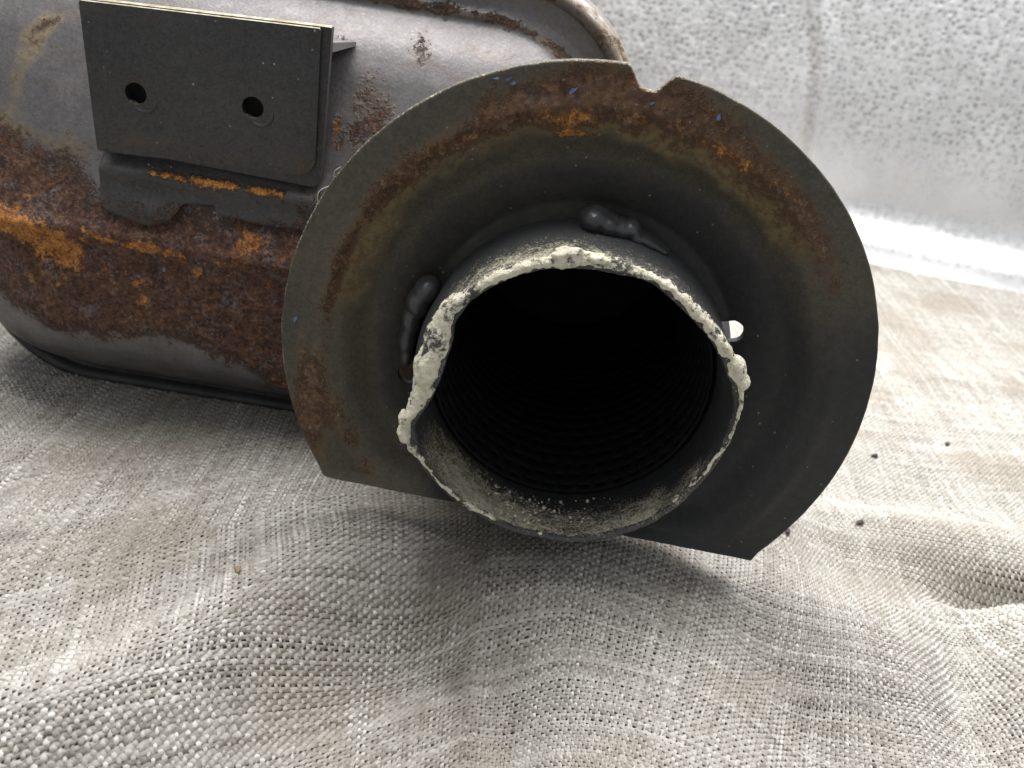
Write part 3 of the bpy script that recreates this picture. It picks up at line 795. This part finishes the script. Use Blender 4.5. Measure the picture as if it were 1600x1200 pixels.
# ------------------------------------------------------------------ flange
PC = (0.0, -0.03)  # pipe axis in x, z
def flange_front(r):
    y = 0.004 - 0.004 * np.exp(-((r - 0.478) / 0.012) ** 2)
    y = y + 0.030 * sstep(0.478, 0.385, r) + 0.042 * np.clip((0.44 - r) / 0.14, 0, 1) ** 1.4
    return y
def build_flange():
    nth = 1080
    th = np.linspace(0, 2 * math.pi, nth, endpoint=False)
    c, s = np.cos(th), np.sin(th)
    # outer edge measured from the disc centre
    ro = np.full(nth, 0.550)
    # truncating chord z = -0.333 - 0.038 x
    den = s + 0.038 * c
    rc = np.where(den < -0.02, -0.333 / np.minimum(den, -0.02), 9.0)
    k = 0.012
    hmin = np.clip(0.5 + 0.5 * (rc - ro) / k, 0, 1)
    left = c < 0
    soft = rc * (1 - hmin) + ro * hmin - k * hmin * (1 - hmin)
    ro = np.where(left, soft, np.minimum(ro, rc))
    xo = 0.55 * c
    notch = (1 - sstep(0.010, 0.044, np.abs(xo - 0.034))) * (s > 0)
    ro = ro - 0.034 * notch
    ro = ro + 0.0012 * N1(c * 3, s * 3, 4.0, 3)
    # inner edge measured from the disc centre too (hole round the pipe)
    hx, hz = PC[0], PC[1]
    a = -(hx * c + hz * s) * -1
    bq = hx * hx + hz * hz - 0.2968 ** 2
    rh = a + np.sqrt(a * a - bq)
    for ang, d, hr in ((24.5, 0.312, 0.0225), (191, 0.312, 0.026)):
        nx, nz = hx + d * math.cos(R_(ang)), hz + d * math.sin(R_(ang))
        aa = nx * c + nz * s; dd = aa * aa - (nx * nx + nz * nz - hr * hr)
        rr = np.where((dd > 0) & (aa > 0), aa + np.sqrt(np.maximum(dd, 0)), 0)
        rh = np.maximum(rh, rr)
    nr = 64
    q = np.linspace(0, 1, nr)
    bevel = 0.004
    # front rings, bevel ring, back edge, back rings, inner edge
    r = rh[:, None] + (ro[:, None] - bevel - rh[:, None]) * q
    yf = flange_front(r)
    dch = (np.minimum(rc, 3)[:, None] - r) * np.abs(den)[:, None]
    flat = np.where(rc[:, None] < 3, sstep(0.0, 0.075, dch), 1.0)     # the cut edge stays in one straight line
    yf = 0.002 + (yf - 0.002) * flat
    yf = yf - 0.012 * np.clip(1 - dch / 0.022, 0, 1) ** 1.5 * (rc[:, None] < 3)
    # hammered unevenness
    yf = yf + 0.0022 * N2(r * c[:, None], r * s[:, None], 6.0, 3)
    cols = [(r[:, j], yf[:, j]) for j in range(nr)]
    lip = np.where(rc < 0.56, 0.006, 0.003)
    cols.append((ro - 0.0012, yf[:, -1] + 0.0012)); cols.append((ro, yf[:, -1] + lip)); cols.append((ro, yf[:, -1] + 0.0155)); cols.append((ro - 0.002, yf[:, -1] + 0.017))
    for j in (nr - 1, nr * 3 // 4, nr // 2, nr // 4, 0): cols.append((r[:, j], yf[:, j] + 0.017))
    cols.append((rh, yf[:, 0]))
    R = np.stack([a_ for a_, b_ in cols], 1); Y = np.stack([b_ for a_, b_ in cols], 1)
    X = R * c[:, None]; Z = R * s[:, None]
    V = np.stack([X, Y, Z], -1).reshape(-1, 3)
    F = grid_faces(nth, len(cols), True)
    deg = np.degrees(th)[:, None] + 0 * R
    def arc(d0, sd, r0, sr, k): 
        dd = (deg - d0 + 180) % 360 - 180
        return k * np.exp(-(dd / sd) ** 2 - ((R - r0) / sr) ** 2)
    rust = arc(75, 44, 0.480, 0.040, 0.55) + arc(100, 13, 0.50, 0.05, 0.55) + arc(128, 26, 0.465, 0.026, 0.44) + arc(150, 22, 0.47, 0.022, 0.38) + arc(194, 8, 0.497, 0.030, 0.78) + arc(203, 7, 0.53, 0.025, 0.68) + arc(82, 12, 0.52, 0.03, 0.5) + arc(215, 20, 0.46, 0.03, 0.35) + arc(45, 14, 0.487, 0.02, 0.4) + arc(170, 12, 0.465, 0.015, 0.4)
    orange = arc(101, 8, 0.455, 0.022, 0.52) + arc(99, 6, 0.428, 0.010, 0.72) + arc(66, 16, 0.474, 0.02, 0.46) + arc(122, 12, 0.462, 0.012, 0.42) + arc(52, 8, 0.49, 0.012, 0.42) + arc(88, 30, 0.465, 0.02, 0.28) + arc(196, 6, 0.50, 0.02, 0.24)
    tan = arc(75, 42, 0.455, 0.05, 0.58) + arc(189, 9, 0.513, 0.012, 0.8) + arc(186, 5, 0.483, 0.014, 0.5) + arc(200, 10, 0.472, 0.012, 0.75) + arc(210, 7, 0.535, 0.02, 0.6) + arc(160, 25, 0.45, 0.02, 0.40) + arc(150, 30, 0.41, 0.03, 0.22)
    tan = tan + arc(118, 50, 0.462, 0.05, 0.34) + arc(55, 26, 0.455, 0.035, 0.45) + arc(165, 30, 0.43, 0.03, 0.28)
    dirx = np.cos(np.radians(deg - 328))
    soot_dark = sstep(0.440, 0.35, R) * (0.84 + 0.20 * dirx) + sstep(0.2, 0.95, dirx) * 1.05 * sstep(0.9, 0.0, arc(60, 30, 0.50, 0.08, 1.0))  # darker round the pipe and toward the lower right
    dust_glint = arc(84, 6, 0.40, 0.03, 0.30)
    ci = np.arange(len(cols))[None, :] + 0 * R
    dust_glint = np.where((ci >= nr) & (ci <= nr + 2) & (deg > 70) & (deg < 195), 0.50, dust_glint)  # bare edge at upper left, its bright highlight put into the colour
    A = {'rust': rust, 'orange': orange, 'tan': tan, 'soot_dark': soot_dark, 'dust_glint': dust_glint}
    me = mesh_np('flange', V, F, M_flange, {k_: v.reshape(-1) for k_, v in A.items()}, True, 40)
    fl = put('flange', me)
    # flecks of blue paint stuck to it
    n = NT('blue_paint'); f = n.noise(60, 3)
    M_blue = n.out(n.mix(n.rng(f, 0.4, 0.6), (0.04, 0.07, 0.18), (0.12, 0.17, 0.33)), 0.45, 0, n.bump(f, 0.4, 0.004))
    for (dg, rr, sz, el, an) in ((113.6, 0.538, 0.0095, 0.35, 0.2), (111.6, 0.533, 0.0075, 0.5, 0.9), (110.9, 0.524, 0.0070, 0.7, 0.3), (100.2, 0.501, 0.0120, 0.5, 0.8), (72.6, 0.513, 0.0085, 0.6, 1.4), (179.0, 0.524, 0.0085, 0.45, 1.3), (85, 0.497, 0.006, 0.5, 0.6)):
        bm = bmesh.new()
        ring = []
        mx, mz = rr * math.cos(R_(dg)), rr * math.sin(R_(dg)); my = float(flange_front(np.array([rr]))[0])
        cnt = bm.verts.new((mx, my - 0.0022, mz))
        for i in range(9):
            t = 2 * math.pi * i / 9; q_ = sz * random.uniform(0.35, 1.05)
            a1, b1 = q_ * math.cos(t), q_ * el * math.sin(t)
            ring.append(bm.verts.new((mx + a1 * math.cos(an) - b1 * math.sin(an), my - 0.0012, mz + a1 * math.sin(an) + b1 * math.cos(an))))
        base = [bm.verts.new((v.co.x, my + 0.003, v.co.z)) for v in ring]
        for i in range(9):
            bm.faces.new((ring[i], ring[(i + 1) % 9], cnt)); bm.faces.new((base[i], base[(i + 1) % 9], ring[(i + 1) % 9], ring[i]))
        bmesh.ops.recalc_face_normals(bm, faces=bm.faces)
        put('paint_fleck', bm_mesh('paint_fleck', bm, M_blue), fl)
    return fl
FL = build_flange()

# ------------------------------------------------------------------ pipe stub
T_OUT = [(3, 0.294), (13, 0.297), (22, 0.300), (26, 0.301), (33, 0.298), (38, 0.293), (47, 0.290), (58, 0.288), (68, 0.287), (77, 0.287), (90, 0.287), (101, 0.286), (110, 0.283), (123, 0.282), (136, 0.284), (147, 0.287), (157, 0.286), (166, 0.281), (181, 0.278), (194, 0.296), (199, 0.306), (209, 0.304), (222, 0.299), (237, 0.291), (248, 0.287), (260, 0.285), (275, 0.285), (290, 0.286), (304, 0.286), (317, 0.284), (333, 0.283), (349, 0.288)]
T_IN = [(0, 0.283), (8, 0.288), (17, 0.286), (25, 0.279), (36, 0.273), (49, 0.266), (62, 0.266), (71, 0.271), (79, 0.264), (90, 0.261), (102, 0.261), (114, 0.262), (126, 0.263), (138, 0.265), (149, 0.257), (158, 0.240), (170, 0.234), (180, 0.238), (188, 0.252), (196, 0.280), (204, 0.288), (212, 0.291), (222, 0.287), (237, 0.279), (248, 0.275), (260, 0.273), (275, 0.273), (290, 0.274), (304, 0.274), (317, 0.272), (333, 0.270), (349, 0.276)]
def periodic(tab, deg):
    a = np.array(tab); d = np.r_[a[-3:, 0] - 360, a[:, 0], a[:3, 0] + 360]; r = np.r_[a[-3:, 1], a[:, 1], a[:3, 1]]
    v = np.interp(np.asarray(deg) % 360, d, r)
    return v
def smooth_periodic(v, k=7):
    kern_ = np.hanning(k + 2)[1:-1]; kern_ /= kern_.sum(); h = k // 2
    return np.convolve(np.r_[v[-h:], v, v[:h]], kern_, mode='valid')

def build_pipe():
    nth = 480
    deg = np.linspace(0, 360, nth, endpoint=False)
    ro = smooth_periodic(periodic(T_OUT, deg), 9); ri = smooth_periodic(periodic(T_IN, deg), 9)
    th = np.radians(deg)
    edge = 0.0022 * N1(np.cos(th) * 4, np.sin(th) * 4, 3.0, 3)   # torn mouth edge
    ro = ro + edge; ri = ri + edge * 1.2
    ym = -0.100 + 0.006 * N2(np.cos(th) * 2, np.sin(th) * 2, 2.0, 3) - 0.010 * np.exp(-((deg - 170) / 25) ** 2)
    cols = []
    yo = np.linspace(0.075, 0, 22)
    for q in np.linspace(0, 1, 26):            # outside, from behind the flange to the mouth
        y = 0.115 + (ym + 0.004 - 0.115) * q
        f = sstep(0.35, 1.0, q) ** 1.3
        cols.append((0.2975 * (1 - f) + ro * f, y))
    cols.append((ro - 0.002, ym)); cols.append(((ro + ri) / 2, ym - 0.003)); cols.append((ri + 0.002, ym - 0.001))
    for q in np.linspace(0, 1, 26):            # inside, back to the sleeve
        y = ym + 0.004 + (0.09 - ym) * q
        f = sstep(0.0, 0.5, q)
        cols.append((ri * (1 - f) + 0.277 * f, y))
    cols.append((np.full(nth, 0.277), np.full(nth, 0.98)))
    cols.append((np.full(nth, 0.15), np.full(nth, 0.99)))
    cols.append((np.full(nth, 0.001), np.full(nth, 0.99)))
    R = np.stack([a for a, b in cols], 1); Y = np.stack([b for a, b in cols], 1)
    X = PC[0] + R * np.cos(th)[:, None]; Z = PC[1] + R * np.sin(th)[:, None]
    V = np.stack([X, Y, Z], -1).reshape(-1, 3)
    D2 = deg[:, None] + 0 * R
    col_i = np.arange(len(cols))[None, :] + 0 * R
    outside = col_i < 27; inside = col_i >= 29
    nearm = sstep(0.045, -0.10, Y)
    dang = lambda d0, sd: np.exp(-((((D2 - d0 + 180) % 360) - 180) / sd) ** 2)
    dust_glint = np.where(outside, 0.88 * nearm * dang(115, 36) + 0.32 * nearm * dang(60, 30) + 0.5 * nearm ** 2 * dang(165, 22), 0)
    lower = dang(262, 48)
    dust_glint = np.where(inside, lower * (0.78 * sstep(0.09, -0.06, Y)) + 0.42 * dang(228, 26) * sstep(0.1, 0.0, Y) + 0.62 * dang(312, 20) * sstep(0.06, -0.07, Y) + 0.55 * dang(340, 12) * sstep(0.0, -0.08, Y), dust_glint)
    rim = (col_i >= 26) & (col_i <= 29)
    dust_glint = np.where(rim, 0.42, dust_glint)
    soot_dark = np.where(inside, np.clip(0.35 + 3.5 * (Y + 0.08), 0, 1.2), 0.35 * sstep(-0.2, 0.8, np.cos(np.radians(D2 - 20))))  # soot deepens inside; outer right side darker
    tan = np.where(inside, 1.0 * dang(232, 26) * sstep(0.12, 0.0, Y), 0)
    A = {'rust': 0 * R, 'orange': 0 * R, 'tan': tan, 'soot_dark': soot_dark, 'dust_glint': dust_glint}
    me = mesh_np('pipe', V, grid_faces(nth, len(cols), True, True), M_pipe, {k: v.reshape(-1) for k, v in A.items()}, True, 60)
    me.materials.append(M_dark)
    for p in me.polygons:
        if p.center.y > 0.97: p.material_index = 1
    pipe = put('pipe', me)

    # perforated inner sleeve
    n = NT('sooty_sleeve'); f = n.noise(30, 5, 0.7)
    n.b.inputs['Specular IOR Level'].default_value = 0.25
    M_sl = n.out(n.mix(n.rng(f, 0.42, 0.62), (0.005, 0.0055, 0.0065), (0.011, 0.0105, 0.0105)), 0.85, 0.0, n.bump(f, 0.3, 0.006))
    nt, ny, r0 = 46, 21, 0.266
    bm = bmesh.new()
    cache = {}
    def vt(a, y):
        key = (round(a % (nt * 1.0), 4), round(y, 5))
        if key not in cache:
            t = 2 * math.pi * key[0] / nt
            cache[key] = bm.verts.new((PC[0] + r0 * math.cos(t), y, PC[1] + r0 * math.sin(t)))
        return cache[key]
    dy = 0.042; y0 = 0.052
    for j in range(ny):
        for i in range(nt):
            o_ = 0.5 if j % 2 else 0.0
            ca, cy_ = i + o_ + 0.5, y0 + (j + 0.5) * dy
            sq = [(-.5, -.5), (0, -.5), (.5, -.5), (.5, 0), (.5, .5), (0, .5), (-.5, .5), (-.5, 0)]
            outer_ = [vt(ca + a, cy_ + b * dy) for a, b in sq]
            ho = []
            for a, b in sq:
                l = math.hypot(a, b); ho.append(vt(ca + a / l * 0.30, cy_ + b / l * 0.16 * dy))
            for k in range(8):
                bm.faces.new((outer_[k], outer_[(k + 1) % 8], ho[(k + 1) % 8], ho[k]))
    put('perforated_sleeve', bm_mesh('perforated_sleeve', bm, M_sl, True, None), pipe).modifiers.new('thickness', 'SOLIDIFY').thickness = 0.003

    # crust of cream sealant along the upper rim
    bm = bmesh.new()
    d0, d1, ns, nc = -24, 250, 330, 12
    prev = None
    rows = []
    for i in range(ns):
        dg = d0 + (d1 - d0) * i / (ns - 1); t = R_(dg)
        a = float(periodic(T_OUT, dg)); b = float(periodic(T_IN, dg))
        nz = float(N1(np.array([dg * 0.11]), np.array([3.0]), 1.0, 3)[0]); nz2 = float(N2(np.array([dg * 0.3]), np.array([1.0]), 1.0, 3)[0])
        endf = min(1.0, i / 14, (ns - 1 - i) / 12)
        rin = b + 0.005 + 0.007 * nz2
        rout = a + 0.0035 + 0.005 * nz + 0.004 * math.exp(-((dg - 165) / 30) ** 2) + 0.006 * math.exp(-((dg - 100) / 6) ** 2)
        thin = max(sstep(207, 212, dg), sstep(-6, -10, dg))
        rin = rin * (1 - thin) + (b - 0.003 + 0.004 * nz2) * thin; rout = rout * (1 - thin) + ((a + b) / 2 + 0.003 * nz) * thin
        thick = (0.0034 + 0.0025 * nz + 0.005 * math.exp(-((dg - 170) / 22) ** 2) + 0.006 * math.exp(-((dg - 101) / 7) ** 2)) * (0.35 + 0.65 * endf)
        mid_, hw = (rin + rout) / 2, (rout - rin) / 2 * (0.4 + 0.6 * endf)
        yc = -0.103 - 0.010 * math.exp(-((dg - 170) / 25) ** 2)
        row = []
        for k in range(nc):
            p = 2 * math.pi * k / nc
            rr = mid_ + hw * math.cos(p); yy = yc - thick * math.sin(p) * (1.0 if math.sin(p) > 0 else 0.7)
            # drape over the outer edge
            yy += 0.016 * max(0, math.cos(p)) ** 2
            row.append(bm.verts.new((PC[0] + rr * math.cos(t), yy, PC[1] + rr * math.sin(t))))
        rows.append(row)
    for i in range(ns - 1):
        for k in range(nc):
            bm.faces.new((rows[i][k], rows[i][(k + 1) % nc], rows[i + 1][(k + 1) % nc], rows[i + 1][k]))
    bm.faces.new(rows[0]); bm.faces.new(rows[-1][::-1])
    def lump(dg, rr, y, sx, sy, sz):
        t = R_(dg)
        m = Matrix.Translation((PC[0] + rr * math.cos(t), y, PC[1] + rr * math.sin(t))) @ Matrix.Rotation(-t + math.pi / 2, 4, 'Y') @ Matrix.Diagonal((sx * 0.84, sy * 0.72, sz * 0.78, 1))
        bmesh.ops.create_icosphere(bm, subdivisions=3, radius=1.0, matrix=m)
    lump(199, 0.303, -0.108, 0.022, 0.022, 0.017); lump(193, 0.296, -0.112, 0.020, 0.020, 0.016); lump(205, 0.297, -0.104, 0.016, 0.014, 0.011)
    lump(26, 0.302, -0.098, 0.026, 0.026, 0.017); lump(20, 0.304, -0.094, 0.017, 0.022, 0.017); lump(33, 0.293, -0.100, 0.02, 0.015, 0.010)
    lump(101, 0.292, -0.098, 0.026, 0.014, 0.009); lump(98, 0.290, -0.104, 0.016, 0.012, 0.012); lump(104, 0.288, -0.108, 0.014, 0.012, 0.008); lump(90, 0.283, -0.108, 0.02, 0.010, 0.008)
    lump(-24, 0.272, -0.094, 0.02, 0.010, 0.006); lump(-34, 0.270, -0.092, 0.014, 0.010, 0.004); lump(238, 0.281, -0.098, 0.02, 0.010, 0.007); lump(246, 0.278, -0.096, 0.022, 0.010, 0.006); lump(268, 0.276, -0.097, 0.018, 0.007, 0.004)
    bmesh.ops.recalc_face_normals(bm, faces=bm.faces)
    for v in bm.verts:
        nz = float(N3(np.array([v.co.x * 1.0 + v.co.y]), np.array([v.co.z - v.co.y]), 45.0, 3)[0])
        rad = Vector((v.co.x - PC[0], 0, v.co.z - PC[1])).normalized()
        v.co += rad * nz * 0.003 + Vector((0, -0.004 * nz, 0))
    se = put('sealant_crust', bm_mesh('sealant_crust', bm, M_seal, True, None), pipe)
    rm = se.modifiers.new('merge', 'REMESH'); rm.mode = 'VOXEL'; rm.voxel_size = 0.0026; rm.use_smooth_shade = True
    tx = bpy.data.textures.new('crumbly', 'CLOUDS'); tx.noise_scale = 0.014; tx.noise_depth = 4
    dp = se.modifiers.new('crumbly', 'DISPLACE'); dp.texture = tx; dp.strength = 0.0050; dp.mid_level = 0.5
    tx = bpy.data.textures.new('grain', 'CLOUDS'); tx.noise_scale = 0.0065; tx.noise_depth = 2
    dp = se.modifiers.new('grain', 'DISPLACE'); dp.texture = tx; dp.strength = 0.002; dp.mid_level = 0.5
    # crumbs of sealant lying inside the mouth
    bm = bmesh.new()
    rr_ = random.Random(4)
    for i in range(130):
        dg = rr_.gauss(262, 16); y = rr_.uniform(-0.075, 0.035); t = R_(dg); s_ = rr_.choice((0.0012, 0.0016, 0.002, 0.002, 0.003, 0.0042))
        rad = 0.277 - s_ * 0.6 if y > -0.03 else 0.275 - s_ * 0.6
        m = Matrix.Translation((PC[0] + rad * math.cos(t), y, PC[1] + rad * math.sin(t))) @ Matrix.Rotation(rr_.uniform(0, 6), 4, 'Z') @ Matrix.Rotation(rr_.uniform(0, 6), 4, 'X') @ Matrix.Diagonal((s_, s_ * rr_.uniform(.6, 1), s_ * rr_.uniform(.5, 1), 1))
        bmesh.ops.create_icosphere(bm, subdivisions=1, radius=1.0, matrix=m)
    c_ = put('sealant_crumbs', bm_mesh('sealant_crumbs', bm, M_seal, False, None), pipe); c_['kind'] = 'stuff'

    # weld beads between pipe and flange
    def weld(parts):
        bm = bmesh.new()
        for (x, y, z, sx, sy, sz, an) in parts:
            m = Matrix.Translation((x, y + 0.016, z)) @ Matrix.Rotation(-R_(an), 4, 'Y') @ Matrix.Diagonal((sx * 1.08, sy * 1.7, sz * 1.08, 1))
            bmesh.ops.create_icosphere(bm, subdivisions=3, radius=1.0, matrix=m)
        o = put('weld_bead', bm_mesh('weld_bead', bm, M_weld, True, None), FL)
        r = o.modifiers.new('merge', 'REMESH'); r.mode = 'VOXEL'; r.voxel_size = 0.0035; r.use_smooth_shade = True
        sm = o.modifiers.new('soften', 'SMOOTH'); sm.factor = 0.5; sm.iterations = 1
    weld([(-0.012, 0.012, 0.284, 0.028, 0.024, 0.023, 0), (0.012, 0.010, 0.278, 0.026, 0.022, 0.020, -15), (0.034, 0.012, 0.274, 0.020, 0.020, 0.018, -20), (0.052, 0.014, 0.276, 0.018, 0.018, 0.017, -20), (0.064, 0.014, 0.262, 0.016, 0.018, 0.014, -30), (0.088, 0.016, 0.258, 0.030, 0.018, 0.012, -20), (0.108, 0.018, 0.250, 0.022, 0.016, 0.010, -22)])
    weld([(-0.292, 0.018, 0.098, 0.026, 0.020, 0.022, 60), (-0.304, 0.018, 0.070, 0.022, 0.020, 0.026, 10), (-0.313, 0.020, 0.035, 0.018, 0.018, 0.030, 5), (-0.316, 0.022, -0.005, 0.017, 0.018, 0.034, 0), (-0.314, 0.024, -0.040, 0.014, 0.016, 0.022, 0)])
build_pipe()

# ------------------------------------------------------------------ loose bits on the cloth
def crumb_mesh(seed, mat):
    r = random.Random(seed)
    bm = bmesh.new()
    bmesh.ops.create_icosphere(bm, subdivisions=2, radius=1.0)
    for v in bm.verts: v.co *= r.uniform(0.65, 1.15)
    return bm_mesh('crumb', bm, mat, True, 25)
n = NT('dark_crumb'); f = n.noise(9, 3)
M_crumb = n.out(n.mix(n.rng(f, 0.4, 0.6), (0.03, 0.028, 0.027), (0.075, 0.062, 0.05)), 0.9)
n = NT('tan_crumb'); f = n.noise(9, 3)
M_tancrumb = n.out(n.mix(n.rng(f, 0.4, 0.6), (0.30, 0.24, 0.14), (0.20, 0.15, 0.08)), 0.9)
for (nm, x, y, sx, sy, sz, an, mt, lb) in (
        ('rust_crumb', 0.74, 0.29, 0.013, 0.007, 0.005, 0.6, M_crumb, 'dark elongated crumb on pale cloth nearest the lower right edge of the flange'),
        ('rust_crumb', 0.92, 0.75, 0.010, 0.008, 0.006, 0.2, M_crumb, 'dark round crumb on cloth beside the right edge of the flange'),
        ('rust_crumb', 1.17, 0.89, 0.007, 0.008, 0.005, 0.9, M_crumb, 'tiny dark crumb farthest out on the cloth at right'),
        ('rust_crumb', 0.565, 0.235, 0.010, 0.007, 0.005, 1.2, M_crumb, 'dark crumb on cloth just off the lower right corner of the flange'),
        ('fabric_crumb', -0.54, -0.25, 0.007, 0.010, 0.006, 0.3, M_tancrumb, 'small tan crumb on the cloth at lower left')):
    o = obj(nm, crumb_mesh(hash(lb) % 1000 if False else int(x * 1000) % 97, mt))
    o.location = (x, y, float(cloth_h(np.array([x]), np.array([y]))[0]) + 0.004 + sz * 0.5)
    o.scale = (sx, sy, sz); o.rotation_euler = (0, 0, an)
    tag(o, lb, 'crumb', 'crumbs on the cloth')

def fibre(name, pts, r, mat, label):
    cu_ = bpy.data.curves.new(name, 'CURVE'); cu_.dimensions = '3D'; cu_.bevel_depth = r; cu_.bevel_resolution = 1
    sp = cu_.splines.new('POLY'); sp.points.add(len(pts) - 1)
    for p, q in zip(sp.points, pts): p.co = (*q, 1)
    o = bpy.data.objects.new(name, cu_); COL.objects.link(o)
    dg = bpy.context.evaluated_depsgraph_get()
    me = bpy.data.meshes.new_from_object(o.evaluated_get(dg)); me.materials.append(mat)
    bpy.data.objects.remove(o)
    return tag(obj(name, me), label, 'thread')
n = NT('pale_fibre'); M_fib = n.out(n.mix(n.rng(n.noise(30), 0.4, 0.6), (0.5, 0.47, 0.38), (0.38, 0.35, 0.27)), 0.8)
pts = []
for i in range(26):
    q = i / 25; dg = 146 + 9 * q; rr = 0.552 + 0.007 * math.sin(q * 11) * (0.3 + q * (1 - q) * 2)
    pts.append((rr * math.cos(R_(dg)), 0.002 - 0.006 * math.sin(q * 9 + 1), rr * math.sin(R_(dg))))
fibre('loose_thread', pts, 0.0007, M_fib, 'pale loose thread snagged along the upper left edge of the flange')
